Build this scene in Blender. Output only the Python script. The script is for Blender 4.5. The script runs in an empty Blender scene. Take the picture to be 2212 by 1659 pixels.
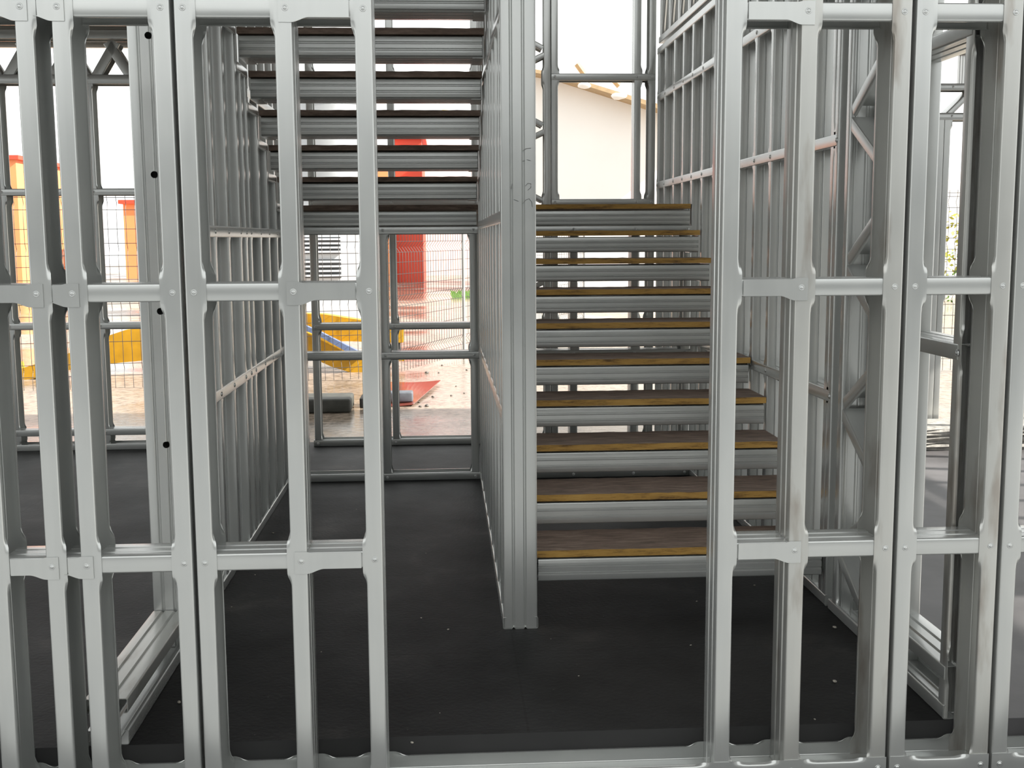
import bpy, bmesh, math, random
from mathutils import Vector, Matrix
random.seed(7)
S = bpy.context.scene
C = S.collection
R = math.radians

# ------------------------------------------------------------ camera
F_PX, YAW, PIT, ROL, CY = 2474.48, R(3.365), R(7.217), R(-0.338), -2.9758
CAM = Vector((0.0, CY, 1.4))
fw = Vector((math.sin(YAW)*math.cos(PIT), math.cos(YAW)*math.cos(PIT), -math.sin(PIT)))
r0 = Vector((math.cos(YAW), -math.sin(YAW), 0)); u0 = r0.cross(fw)
rt = math.cos(ROL)*r0 + math.sin(ROL)*u0
up = -math.sin(ROL)*r0 + math.cos(ROL)*u0
cam = bpy.data.cameras.new('camera'); co = bpy.data.objects.new('camera', cam); C.objects.link(co)
cam.sensor_fit = 'HORIZONTAL'; cam.sensor_width = 36.0; cam.lens = F_PX/2212*36.0
cam.clip_start = 0.05; cam.clip_end = 500
co.matrix_world = Matrix(((rt.x, up.x, -fw.x, CAM.x), (rt.y, up.y, -fw.y, CAM.y), (rt.z, up.z, -fw.z, CAM.z), (0, 0, 0, 1)))
S.camera = co

def at(px, py, Y):
    d = fw + rt*(px-1106)/F_PX - up*(py-829.5)/F_PX
    return CAM + d*((Y-CAM.y)/d.y)
def atz(px, py, Z):
    d = fw + rt*(px-1106)/F_PX - up*(py-829.5)/F_PX
    return CAM + d*((Z-CAM.z)/d.z)

# ------------------------------------------------------------ world, sun, exposure
w = bpy.data.worlds.new('world'); S.world = w; w.use_nodes = True
bg = w.node_tree.nodes['Background']
bg.inputs[0].default_value = (0.965, 0.985, 0.975, 1); bg.inputs[1].default_value = 1.8
sun = bpy.data.lights.new('sun', 'SUN'); so = bpy.data.objects.new('sun', sun); C.objects.link(so)
sun.energy = 14.0; sun.angle = R(0.6); sun.color = (1.0, 0.95, 0.86)
sd = Vector((-0.80, 0.20, -0.62)).normalized()
so.rotation_euler = sd.to_track_quat('-Z', 'Y').to_euler()
so.location = (16, -2, 14)
S.view_settings.view_transform = 'Standard'
S.view_settings.look = 'None'
S.view_settings.gamma = 1.0
S.view_settings.use_curve_mapping = False
S.view_settings.exposure = -0.12

# ------------------------------------------------------------ materials
def new_mat(name):
    m = bpy.data.materials.new(name); m.use_nodes = True
    return m, m.node_tree, m.node_tree.nodes['Principled BSDF']
def N(nt, t, **k):
    n = nt.nodes.new(t)
    for a, v in k.items():
        if a in n.inputs: n.inputs[a].default_value = v
        else: setattr(n, a, v)
    return n
def coords(nt, scale=(1, 1, 1), kind='Object', shift=False):
    tc = N(nt, 'ShaderNodeTexCoord'); mp = N(nt, 'ShaderNodeMapping')
    mp.inputs['Scale'].default_value = scale
    nt.links.new(tc.outputs[kind], mp.inputs['Vector'])
    if shift:                                  # every piece gets its own stretch of the pattern
        oi = N(nt, 'ShaderNodeObjectInfo'); ml = N(nt, 'ShaderNodeVectorMath', operation='MULTIPLY')
        cb = N(nt, 'ShaderNodeCombineXYZ')
        for i in range(3): nt.links.new(oi.outputs['Random'], cb.inputs[i])
        nt.links.new(cb.outputs[0], ml.inputs[0]); ml.inputs[1].default_value = (37, 53, 71)
        nt.links.new(ml.outputs[0], mp.inputs['Location'])
    return mp.outputs['Vector']
def ramp(nt, fac, stops):
    r = N(nt, 'ShaderNodeValToRGB'); e = r.color_ramp.elements
    while len(e) < len(stops): e.new(0.5)
    for i, (p, c) in enumerate(stops): e[i].position = p; e[i].color = (*c, 1)
    nt.links.new(fac, r.inputs[0]); return r.outputs[0]
def mix(nt, fac, a, b, mode='MIX'):
    m = N(nt, 'ShaderNodeMix', data_type='RGBA', blend_type=mode)
    for sock, v in ((m.inputs[0], fac), (m.inputs[6], a), (m.inputs[7], b)):
        if isinstance(v, (float, int)): sock.default_value = v
        elif isinstance(v, tuple): sock.default_value = (*v, 1)
        else: nt.links.new(v, sock)
    return m.outputs[2]
def galv(name, base, metal=0.6, rough=0.4, stain=0.0):
    m, nt, b = new_mat(name)
    v1 = coords(nt, (45, 45, 2.5), shift=True); n1 = N(nt, 'ShaderNodeTexNoise', Scale=1.0, Detail=3.0); nt.links.new(v1, n1.inputs['Vector'])
    v2 = coords(nt, (9, 9, 6), shift=True); n2 = N(nt, 'ShaderNodeTexNoise', Scale=1.0, Detail=2.0); nt.links.new(v2, n2.inputs['Vector'])
    lo = tuple(c*0.975 for c in base); hi = tuple(min(1, c*1.02) for c in base)
    c1 = ramp(nt, n1.outputs[0], [(0.3, lo), (0.7, hi)])
    c2 = mix(nt, n2.outputs[0], (0.86, 0.87, 0.88), (1.0, 1.0, 0.99))
    c = mix(nt, 1.0, c1, c2, 'MULTIPLY')
    if stain > 0:
        v4 = coords(nt, (14, 14, 3.2), shift=True); n4 = N(nt, 'ShaderNodeTexNoise', Scale=1.0, Detail=4.0); nt.links.new(v4, n4.inputs['Vector'])
        f = ramp(nt, n4.outputs[0], [(0.55, (0, 0, 0)), (0.68, (stain,)*3)])
        c = mix(nt, f, c, (0.2, 0.15, 0.11))
    nt.links.new(c, b.inputs['Base Color'])
    rr = N(nt, 'ShaderNodeMapRange'); nt.links.new(n2.outputs[0], rr.inputs[0])
    rr.inputs[3].default_value = rough-0.02; rr.inputs[4].default_value = rough+0.04
    nt.links.new(rr.outputs[0], b.inputs['Roughness'])
    b.inputs['Metallic'].default_value = metal
    return m
def plain(name, col, rough=0.6, metal=0.0, var=0.12, scale=6.0, bump=0.0):
    m, nt, b = new_mat(name)
    v = coords(nt, (scale,)*3); n = N(nt, 'ShaderNodeTexNoise', Scale=1.0, Detail=6.0); nt.links.new(v, n.inputs['Vector'])
    c = ramp(nt, n.outputs[0], [(0.3, tuple(x*(1-var) for x in col)), (0.7, tuple(min(1, x*(1+var)) for x in col))])
    nt.links.new(c, b.inputs['Base Color'])
    b.inputs['Roughness'].default_value = rough; b.inputs['Metallic'].default_value = metal
    if bump:
        bp = N(nt, 'ShaderNodeBump', Strength=bump, Distance=0.02); nt.links.new(n.outputs[0], bp.inputs['Height'])
        nt.links.new(bp.outputs[0], b.inputs['Normal'])
    return m
G = galv('galvanised_steel', (0.57, 0.58, 0.565), metal=0.62, rough=0.24)
GS = galv('galvanised_steel_stained', (0.55, 0.55, 0.525), metal=0.6, rough=0.30, stain=0.5)
GR = galv('rivet_steel', (0.62, 0.63, 0.62), metal=0.8, rough=0.3)

def mat_floor():
    m, nt, b = new_mat('black_membrane')
    v = coords(nt, (2.2, 2.2, 2.2)); n = N(nt, 'ShaderNodeTexNoise', Scale=1.0, Detail=7.0, Roughness=0.6); nt.links.new(v, n.inputs['Vector'])
    c = ramp(nt, n.outputs[0], [(0.35, (0.004, 0.004, 0.0043)), (0.6, (0.009, 0.009, 0.0095)), (0.8, (0.04, 0.036, 0.032))])
    v2 = coords(nt, (60, 60, 60)); n2 = N(nt, 'ShaderNodeTexNoise', Scale=1.0, Detail=2.0); nt.links.new(v2, n2.inputs['Vector'])
    sp = ramp(nt, n2.outputs[0], [(0.74, (0, 0, 0)), (0.80, (0.5, 0.5, 0.5))])
    c = mix(nt, sp, c, (0.16, 0.15, 0.14))
    # mat seams as a grid of grooves
    sx = N(nt, 'ShaderNodeSeparateXYZ'); nt.links.new(coords(nt), sx.inputs[0])
    fac = None
    for out, off, per in ((0, 0.32, 1.22), (1, 1.02, 0.93)):
        a = N(nt, 'ShaderNodeMath', operation='SUBTRACT'); nt.links.new(sx.outputs[out], a.inputs[0]); a.inputs[1].default_value = off-per/2
        f = N(nt, 'ShaderNodeMath', operation='PINGPONG'); nt.links.new(a.outputs[0], f.inputs[0]); f.inputs[1].default_value = per/2
        g = N(nt, 'ShaderNodeMath', operation='GREATER_THAN'); nt.links.new(f.outputs[0], g.inputs[0]); g.inputs[1].default_value = per/2-0.0035
        if fac is None: fac = g.outputs[0]
        else:
            mx = N(nt, 'ShaderNodeMath', operation='MAXIMUM'); nt.links.new(fac, mx.inputs[0]); nt.links.new(g.outputs[0], mx.inputs[1]); fac = mx.outputs[0]
    c = mix(nt, fac, c, (0.002, 0.002, 0.002))
    nt.links.new(c, b.inputs['Base Color'])
    rr = N(nt, 'ShaderNodeMapRange'); nt.links.new(n.outputs[0], rr.inputs[0]); rr.inputs[3].default_value = 0.75; rr.inputs[4].default_value = 0.5
    nt.links.new(rr.outputs[0], b.inputs['Roughness']); b.inputs['Specular IOR Level'].default_value = 0.35
    bp = N(nt, 'ShaderNodeBump', Strength=0.35, Distance=0.004); nt.links.new(n2.outputs[0], bp.inputs['Height']); nt.links.new(bp.outputs[0], b.inputs['Normal'])
    return m
M_FLOOR = mat_floor()

def mat_board():
    m, nt, b = new_mat('brown_particle_board')
    v = coords(nt, (8, 40, 40), shift=True); n = N(nt, 'ShaderNodeTexNoise', Scale=1.0, Detail=6.0, Roughness=0.7); nt.links.new(v, n.inputs['Vector'])
    c = ramp(nt, n.outputs[0], [(0.3, (0.10, 0.07, 0.052)), (0.55, (0.23, 0.165, 0.13)), (0.75, (0.36, 0.28, 0.23))])
    nt.links.new(c, b.inputs['Base Color']); b.inputs['Roughness'].default_value = 0.75
    bp = N(nt, 'ShaderNodeBump', Strength=0.4, Distance=0.003); nt.links.new(n.outputs[0], bp.inputs['Height']); nt.links.new(bp.outputs[0], b.inputs['Normal'])
    return m
M_BOARD = mat_board()
def mat_edge():
    m, nt, b = new_mat('ochre_board_edge')
    v = coords(nt, (6, 30, 50), shift=True); n = N(nt, 'ShaderNodeTexNoise', Scale=1.0, Detail=6.0, Roughness=0.75); nt.links.new(v, n.inputs['Vector'])
    c = ramp(nt, n.outputs[0], [(0.33, (0.09, 0.045, 0.015)), (0.5, (0.42, 0.24, 0.055)), (0.75, (0.55, 0.34, 0.09))])
    nt.links.new(c, b.inputs['Base Color']); b.inputs['Roughness'].default_value = 0.7
    return m
M_EDGE = mat_edge()
M_YEL = plain('yellow_paint', (0.50, 0.27, 0.012), 0.45, var=0.15)
M_RED = plain('red_paint', (0.62, 0.07, 0.035), 0.55, var=0.08, scale=1)
M_ORANGE = plain('orange_paint', (0.8, 0.30, 0.12), 0.6, var=0.06, scale=1)
M_WHITE = plain('white_wall', (0.86, 0.85, 0.83), 0.7, var=0.03, scale=0.6)
M_PALE = plain('pale_block_wall', (0.62, 0.64, 0.66), 0.7, var=0.08, scale=1.5)
M_TAN = plain('tan_timber', (0.42, 0.30, 0.17), 0.7)
M_TANK = plain('brushed_tank_steel', (0.42, 0.43, 0.44), 0.35, 0.8, var=0.15, scale=1.5)
M_DARK = plain('dark_grey_metal', (0.05, 0.055, 0.06), 0.5)
M_BLACK = plain('black_rubber', (0.008, 0.008, 0.008), 0.7)
M_BLUE = plain('blue_grey_paint', (0.13, 0.18, 0.32), 0.5)
M_CONC = plain('rough_concrete', (0.30, 0.29, 0.27), 0.85, var=0.35, scale=14, bump=0.8)
M_BLOCK = plain('mossy_dark_concrete', (0.05, 0.052, 0.045), 0.6, var=0.3, scale=9, bump=0.4)
M_GBLOCK = plain('grey_painted_block', (0.10, 0.11, 0.13), 0.6, var=0.25, scale=14)
M_WIRE = plain('dark_fence_wire', (0.05, 0.045, 0.045), 0.5, 0.3)
M_PLATE = plain('wet_red_plate', (0.22, 0.06, 0.045), 0.12, var=0.3, scale=3)
M_LEAF = plain('leaf_green', (0.13, 0.26, 0.04), 0.6, var=0.4, scale=8)
M_LEAFY = plain('leaf_yellow', (0.42, 0.40, 0.06), 0.6, var=0.3, scale=8)
M_CHIP = plain('pale_chip', (0.45, 0.42, 0.36), 0.8)
M_STONE = plain('dark_stone', (0.10, 0.09, 0.08), 0.5, var=0.4, scale=30)
M_CEIL = plain('dark_floor_deck', (0.10, 0.095, 0.09), 0.8)
M_ROOF = plain('roof_sheeting', (0.25, 0.25, 0.25), 0.7)
M_PENCIL = plain('pencil_line', (0.09, 0.09, 0.09), 0.8)
def mat_ground():
    m, nt, b = new_mat('wet_yard_ground')
    v = coords(nt, (0.35, 0.35, 0.35)); n = N(nt, 'ShaderNodeTexNoise', Scale=1.0, Detail=6.0, Roughness=0.6); nt.links.new(v, n.inputs['Vector'])
    v2 = coords(nt, (14, 14, 14)); n2 = N(nt, 'ShaderNodeTexNoise', Scale=1.0, Detail=5.0, Roughness=0.7); nt.links.new(v2, n2.inputs['Vector'])
    c = ramp(nt, n.outputs[0], [(0.3, (0.20, 0.17, 0.13)), (0.5, (0.30, 0.24, 0.19)), (0.7, (0.40, 0.31, 0.25))])
    g = ramp(nt, n2.outputs[0], [(0.33, (0.35, 0.33, 0.31)), (0.55, (1, 1, 1))])
    c = mix(nt, 1.0, c, g, 'MULTIPLY'); nt.links.new(c, b.inputs['Base Color'])
    r = ramp(nt, n.outputs[0], [(0.45, (0.06,)*3), (0.58, (0.38,)*3)]); nt.links.new(r, b.inputs['Roughness'])
    bp = N(nt, 'ShaderNodeBump', Strength=0.25, Distance=0.01); nt.links.new(n2.outputs[0], bp.inputs['Height']); nt.links.new(bp.outputs[0], b.inputs['Normal'])
    return m
M_GROUND = mat_ground()

# ------------------------------------------------------------ object helpers
def thing(name, label, cat, loc=(0, 0, 0), group=None, kind=None):
    o = bpy.data.objects.new(name, None); C.objects.link(o); o.location = loc; o.empty_display_size = 0.1
    o['label'] = label; o['category'] = cat
    if group: o['group'] = group
    if kind: o['kind'] = kind
    return o
def tag(o, label, cat, group=None, kind=None):
    o['label'] = label; o['category'] = cat
    if group: o['group'] = group
    if kind: o['kind'] = kind
    return o
def wloc(p):
    v = Vector((0, 0, 0))
    while p: v += Vector(p.location); p = p.parent
    return v
def link(name, me, parent=None, M=None):
    o = bpy.data.objects.new(name, me); C.objects.link(o)
    if parent: o.parent = parent
    if M is not None: o.matrix_basis = M
    return o
def mesh_from(name, verts, faces, mats, smooth=None, midx=None):
    me = bpy.data.meshes.new(name); me.from_pydata([tuple(v) for v in verts], [], faces)
    for m in mats: me.materials.append(m)
    if midx: me.polygons.foreach_set('material_index', midx)
    bm = bmesh.new(); bm.from_mesh(me); bmesh.ops.recalc_face_normals(bm, faces=bm.faces); bm.to_mesh(me); bm.free()
    if smooth is not None:
        me.polygons.foreach_set('use_smooth', [True]*len(me.polygons)); me.set_sharp_from_angle(angle=smooth)
    me.update(); return me
def box_into(V, Fc, lo, hi):
    b = len(V)
    for x in (lo[0], hi[0]):
        for y in (lo[1], hi[1]):
            for z in (lo[2], hi[2]): V.append(Vector((x, y, z)))
    for f in ((0, 1, 3, 2), (4, 6, 7, 5), (0, 4, 5, 1), (2, 3, 7, 6), (0, 2, 6, 4), (1, 5, 7, 3)): Fc.append([b+i for i in f])
def box(name, lo, hi, mat, parent=None, bevel=0.0, top=False):
    """world-space box as one object, origin at its base centre"""
    lo = Vector(lo); hi = Vector(hi)
    base = Vector(((lo.x+hi.x)/2, (lo.y+hi.y)/2, lo.z))
    V, Fc = [], []; box_into(V, Fc, lo-base, hi-base)
    me = mesh_from(name, V, Fc, [mat])
    if bevel:
        bm = bmesh.new(); bm.from_mesh(me)
        bmesh.ops.bevel(bm, geom=bm.edges[:], offset=bevel, segments=3, affect='EDGES', profile=0.5); bm.to_mesh(me); bm.free()
        me.polygons.foreach_set('use_smooth', [True]*len(me.polygons)); me.set_sharp_from_angle(angle=R(50))
    o = link(name, me, parent); o.location = base - wloc(parent); return o
def prism(name, pts, depth, mat, parent=None, axis=(0, 1, 0)):
    """closed outline (world points) extruded by depth along axis"""
    a = Vector(axis)*depth; n = len(pts); base = Vector(pts[0])
    V = [Vector(p)-base for p in pts] + [Vector(p)+a-base for p in pts]
    Fc = [list(range(n)), list(range(2*n-1, n-1, -1))] + [[i, (i+1) % n, n+(i+1) % n, n+i] for i in range(n)]
    o = link(name, mesh_from(name, V, Fc, [mat]), parent); o.location = base - wloc(parent); return o
def tube_into(V, Fc, pts, r, seg=6):
    pts = [Vector(p) for p in pts]; rings = []
    for i, p in enumerate(pts):
        d = (pts[min(i+1, len(pts)-1)] - pts[max(i-1, 0)]).normalized()
        a = d.cross(Vector((0, 0, 1)) if abs(d.z) < 0.9 else Vector((1, 0, 0))).normalized(); b = d.cross(a)
        s = len(V)
        for k in range(seg):
            t = 2*math.pi*k/seg; V.append(p + a*math.cos(t)*r + b*math.sin(t)*r)
        rings.append(s)
    for s, e in zip(rings, rings[1:]):
        for k in range(seg): Fc.append([s+k, s+(k+1) % seg, e+(k+1) % seg, e+k])
    Fc.append([rings[0]+k for k in range(seg)][::-1]); Fc.append([rings[-1]+k for k in range(seg)])
def tubes(name, lists, r, mat, parent=None, seg=6):
    base = Vector(lists[0][0]); V, Fc = [], []
    for l in lists: tube_into(V, Fc, [Vector(p)-base for p in l], r, seg)
    o = link(name, mesh_from(name, V, Fc, [mat], smooth=R(50)), parent); o.location = base - wloc(parent); return o

# ------------------------------------------------------------ the cold-formed C section
T = 0.0022
def section(wd, f, lip, a, ribs):
    """outline of the folded sheet in (u, v); a = 0 lips turned in, 1 lips pressed flat"""
    r = 0.0055
    th = R(90)*(1-a)
    # half path from the outer end of a flange back to the web corner at u = 0
    half = []
    c = Vector((r, f-r))                       # where the lip bend begins: (0, f-r)
    steps = 3
    pos = Vector((0, f-r)); ang = R(90); bend = [pos.copy()]
    L = r*R(90)/steps
    for i in range(steps):
        ang2 = ang - th/steps; mid = (ang+ang2)/2
        pos = pos + Vector((math.cos(mid), math.sin(mid)))*L; bend.append(pos.copy()); ang = ang2
    end = pos + Vector((math.cos(ang), math.sin(ang)))*(lip-r)
    path = [end] + bend[::-1]
    for i in range(4):                         # web corner
        t = R(180) + R(90)*i/3; path.append(Vector((r+math.cos(t)*r, r+math.sin(t)*r)))
    left = path
    right = [Vector((wd-p.x, p.y)) for p in path][::-1]
    mid = []
    for x in ribs:
        mid += [Vector((wd*x-0.0062, 0)), Vector((wd*x-0.0015, 0.0055)), Vector((wd*x+0.0015, 0.0055)), Vector((wd*x+0.0062, 0))]
    path = left + mid + right
    n = len(path); inner = []
    for i, p in enumerate(path):
        d = (path[min(i+1, n-1)] - path[max(i-1, 0)]).normalized(); inner.append(p + Vector((-d.y, d.x))*T)
    return path + inner[::-1]
CACHE = {}
def cmesh(L, wd, f, lip, flats, ribs, mat):
    key = (round(L, 4), wd, f, lip, tuple(round(x, 4) for x in flats), ribs, mat.name)
    if key in CACHE: return CACHE[key]
    st = {0.0, L}
    for c in flats:
        for d in (-0.075, -0.06, -0.048, -0.038, -0.03, 0.03, 0.038, 0.048, 0.06, 0.075):
            if 0 < c+d < L: st.add(c+d)
    st = sorted(st)
    def a_at(z):
        a = 0
        for c in flats:
            t = min(1, max(0, (0.075-abs(z-c))/0.045)); a = max(a, t*t*(3-2*t))
        return a
    V, Fc = [], []
    for z in st:
        for p in section(wd, f, lip, a_at(z), ribs): V.append(Vector((p.x, p.y, z)))
    n = len(V)//len(st)
    for s in range(len(st)-1):
        for k in range(n): Fc.append([s*n+k, s*n+(k+1) % n, (s+1)*n+(k+1) % n, (s+1)*n+k])
    h = n//2
    for k in range(h-1):                       # end caps as strips across the sheet
        Fc.append([k, k+1, n-2-k, n-1-k]); b = (len(st)-1)*n; Fc.append([b+k, b+n-1-k, b+n-2-k, b+k+1])
    me = mesh_from('c_section', V, Fc, [mat], smooth=R(38)); CACHE[key] = me; return me
def member(parent, name, a, b, U, Vv, wd=0.12, f=0.043, lip=0.012, flats=(), ribs=(0.3, 0.64), mat=None):
    a, b, U, Vv = Vector(a), Vector(b), Vector(U), Vector(Vv)
    L = (b-a).length; Wd = U.cross(Vv)
    if Wd.dot(b-a) < 0: a, b = b, a; flats = [L-c for c in flats]
    Wd = (b-a).normalized()
    M = Matrix(((U.x, Vv.x, Wd.x, 0), (U.y, Vv.y, Wd.y, 0), (U.z, Vv.z, Wd.z, 0), (0, 0, 0, 1)))
    M.translation = a - wloc(parent)
    return link(name, cmesh(L, wd, f, lip, tuple(flats), tuple(ribs), mat or G), parent, M)
def rivet_mesh():
    prof = [(0, 0.0036), (0.0028, 0.0034), (0.0045, 0.0022), (0.0052, 0.0006), (0.0062, 0.0004), (0.0076, 0.0016), (0.0084, 0.0004), (0.0086, -0.001)]
    V, Fc = [Vector((0, 0, 0.0036))], []; n = 14
    for (r, z) in prof[1:]:
        for k in range(n): V.append(Vector((r*math.cos(2*math.pi*k/n), r*math.sin(2*math.pi*k/n), z)))
    for k in range(n): Fc.append([0, 1+k, 1+(k+1) % n])
    for s in range(len(prof)-2):
        for k in range(n): Fc.append([1+s*n+k, 1+(s+1)*n+k, 1+(s+1)*n+(k+1) % n, 1+s*n+(k+1) % n])
    me = bpy.data.meshes.new('rivet'); me.from_pydata([tuple(v) for v in V], [], Fc); me.materials.append(GR)
    me.polygons.foreach_set('use_smooth', [True]*len(me.polygons)); return me
RIV = rivet_mesh()
def rivet(parent, pos, nrm, s=1.0):
    """parent is a part whose local frame may be turned: place through its inverse matrix"""
    q = Vector(nrm).to_track_quat('Z', 'Y').to_matrix().to_4x4()
    M = Matrix.Translation(Vector(pos)) @ q @ Matrix.Scale(s, 4)
    W = Matrix.Identity(4); p = parent; chain = []
    while p: chain.append(p.matrix_basis.copy()); p = p.parent
    for m in reversed(chain): W = W @ m
    return link('rivet', RIV, parent, W.inverted() @ M)

X, Y, Z = Vector((1, 0, 0)), Vector((0, 1, 0)), Vector((0, 0, 1))

# ------------------------------------------------------------ setting
def struct(o): o['kind'] = 'structure'; return o
struct(box('ground', (-70, -8, -0.3), (70, 75, -0.1), M_GROUND))
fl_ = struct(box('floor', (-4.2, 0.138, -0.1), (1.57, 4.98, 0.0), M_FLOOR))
fl_.data.materials.append(plain('lightened_slab_edge', (0.03, 0.03, 0.03), 0.85))  # front face coloured lighter to make up for its shaded look
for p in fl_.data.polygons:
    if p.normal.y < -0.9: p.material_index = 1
struct(box('floor', (1.57, 0.138, -0.1), (7.2, 4.98, -0.001), plain('grey_screed', (0.085, 0.082, 0.085), 0.5, var=0.35, scale=3, bump=0.1)))
struct(box('ground', (-16, -10.9, -0.1), (16, -0.36, -0.097), plain('grey_paving', (0.20, 0.21, 0.22), 0.8)))
struct(box('footing', (-4.2, -0.35, -0.1), (7.0, 0.1375, -0.094), plain('footing_concrete', (0.10, 0.10, 0.10), 0.8)))
CEIL = [((-4.2, 0.16, 2.93), (-1.2, 6.3, 3.05)), ((1.7, 0.15, 3.4), (7.0, 4.95, 3.5)), ((-1.19, 0.15, 2.87), (1.42, 1.78, 3.05))]
for lo, hi in CEIL: struct(box('ceiling', lo, hi, M_CEIL))
struct(box('ceiling', (-9, -2.2, 5.6), (9.3, 5.3, 5.7), M_ROOF))
struct(box('wall_light_blocker', (-16, -11.3, -0.1), (16, -11.0, 3.0), plain('grey_blocker', (0.15, 0.155, 0.15), 0.85)))  # unseen wall added behind the camera to cut light on the frames

# ------------------------------------------------------------ front wall frames
ZT, ZROWS = -0.093, (0.558, 1.269, 1.974, 2.66)
ZTOP = 2.76
FL = 0.044
NOG_TOP = 0.0235                                     # rivet row to noggin top
def front_stud(root, xc, opn, mat=None, notch=False):
    L = ZTOP-ZT-0.004
    flats = [z-ZT for z in ZROWS] + [0.0, L]
    z0 = ZT+0.003
    if opn > 0: o = member(root, 'stud', (xc-FL/2, 0, z0), (xc-FL/2, 0, z0+L), Y, X, wd=0.132, f=FL, flats=flats, mat=mat)
    else: o = member(root, 'stud', (xc+FL/2, 0, z0), (xc+FL/2, 0, z0+L), Y, -X, wd=0.132, f=FL, flats=flats, mat=mat)
    return o
def tab_plate(parent_nog, root, x_start, x_from, x_to, zt):
    """outer face of a noggin: flat strip from x_start whose last stretch is pressed wide (x_from .. x_to) over a stud"""
    sgn = 1 if x_to > x_from else -1
    h0, h1 = 0.0455, 0.058
    n = 10; xs = x_from - sgn*0.045
    low = [(x_start, zt-h0)]
    for i in range(n+1):
        t = i/n; q = t*t*(3-2*t); low.append((xs + (x_from-xs)*t, zt-h0-(h1-h0)*q))
    out = [(x_start, zt-0.0015), (x_from-sgn*0.012, zt-0.0015), (x_from, zt+0.0015), (x_to, zt+0.0015), (x_to, zt-h1)] + low[::-1]
    V = [Vector((x, -0.0032, z)) for x, z in out] + [Vector((x, -0.0006, z)) for x, z in out]
    k = len(out)
    Fc = [list(range(k)), list(range(2*k-1, k-1, -1))] + [[i, (i+1) % k, k+(i+1) % k, k+i] for i in range(k)]
    M = parent_nog.matrix_basis.inverted() @ Matrix.Translation(-wloc(root))
    return link('end_tab', mesh_from('end_tab', V, Fc, [G]), parent_nog, M)
def front_noggin(root, xa, xb, zr, tab=None, riv=()):
    """tab = 'a' or 'b': that end lies over the stud (x is the tab end); the other end slips inside"""
    zt = zr+NOG_TOP; yo = 0.0026
    o = member(root, 'noggin', (xa, yo, zt), (xb, yo, zt), Y, -Z, wd=0.127, f=0.047, flats=(), ribs=(0.3, 0.64))
    if tab == 'b': tab_plate(o, root, xa+0.019, xb, xb+0.031, zt)
    if tab == 'a': tab_plate(o, root, xb-0.019, xa, xa-0.031, zt)
    for x in riv: rivet(o, (x, -0.0032 if tab and ((tab == 'b' and x == riv[-1]) or (tab == 'a' and x == riv[0])) else -0.0002, zr), -Y)
    return o
def front_track(root, xa, xb, top=False, studs=()):
    if not top:
        o = member(root, 'bottom_track', (xa, -0.0026, ZT), (xb, -0.0026, ZT), Y, Z, wd=0.137, f=0.043, flats=[abs(s-xa) for s in studs])
        zz = ZT+0.022
    else:
        o = member(root, 'top_track', (xa, -0.0026, ZTOP+0.002), (xb, -0.0026, ZTOP+0.002), Y, -Z, wd=0.137, f=0.043, flats=[abs(s-xa) for s in studs])
        zz = ZTOP-0.022
    for s in studs: rivet(o, (s, -0.003, zz), -Y)
    return o

XS = dict(Z=-1.172, A=-1.025, B=-0.936, C=-0.692, D=-0.638, E=-0.392, F=-0.193, G=0.750, H=0.946, I=1.192, J=1.247, K=1.486, L=1.541, M=1.80)
OPN = dict(Z=1, A=1, B=1, C=-1, D=1, E=-1, F=-1, G=1, H=1, I=-1, J=1, K=-1, L=1, M=-1)
def front_frame(label, studs, nogs, x0, x1, stained=()):
    root = thing('steel_wall_frame', label, 'wall frame', ((x0+x1)/2, 0.06, ZT), 'front wall frames', 'thing')
    for s in studs: front_stud(root, XS[s], OPN[s], GS if s in stained else None)
    for (p, q, kind) in nogs:
        for zr in ZROWS:
            xp, xq = XS[p], XS[q]
            if kind == 'b':                           # inside p, tab over q
                front_noggin(root, xp+FL/2-0.006, xq-FL/2+0.002, zr, 'b', (xq-FL/2+0.016,))
            elif kind == 'a':                         # tab over p, inside q
                front_noggin(root, xp+FL/2-0.002, xq-FL/2+0.006, zr, 'a', (xp+FL/2-0.016, xq))
            else:
                r_ = [xq] if kind == 'r' else ([xp, xq] if kind == 'lr' else [xp])
                front_noggin(root, xp+FL/2-0.006, xq-FL/2+0.006, zr, None, r_)
    front_track(root, x0, x1, studs=[XS[s] for s in studs]); front_track(root, x0, x1, True, [XS[s] for s in studs])
    return root
front_frame('galvanised steel wall frame at the far left of the front wall, with four studs', 'ZABC',
            [('Z', 'A', 'b'), ('A', 'B', 'b'), ('B', 'C', 'r')], -1.21, XS['C']+FL/2+0.001)
front_frame('wide galvanised steel wall frame in front with the open doorway in its middle', 'DEFGHI',
            [('D', 'E', 'l'), ('E', 'F', 'a'), ('G', 'H', 'b'), ('H', 'I', 'r')], XS['D']-FL/2-0.001, XS['I']+FL/2+0.001, stained='HI')
front_frame('narrow galvanised steel wall frame of two studs right of the doorway frame', 'JK',
            [('J', 'K', 'lr')], XS['J']-FL/2-0.001, XS['K']+FL/2+0.001, stained='K')
front_frame('galvanised steel wall frame cut off by the right edge of the photo', 'LM',
            [('L', 'M', 'lr')], XS['L']-FL/2-0.001, 1.84)
for r_ in [o for o in C.objects if o.name.startswith('stud') and False]: pass

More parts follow.
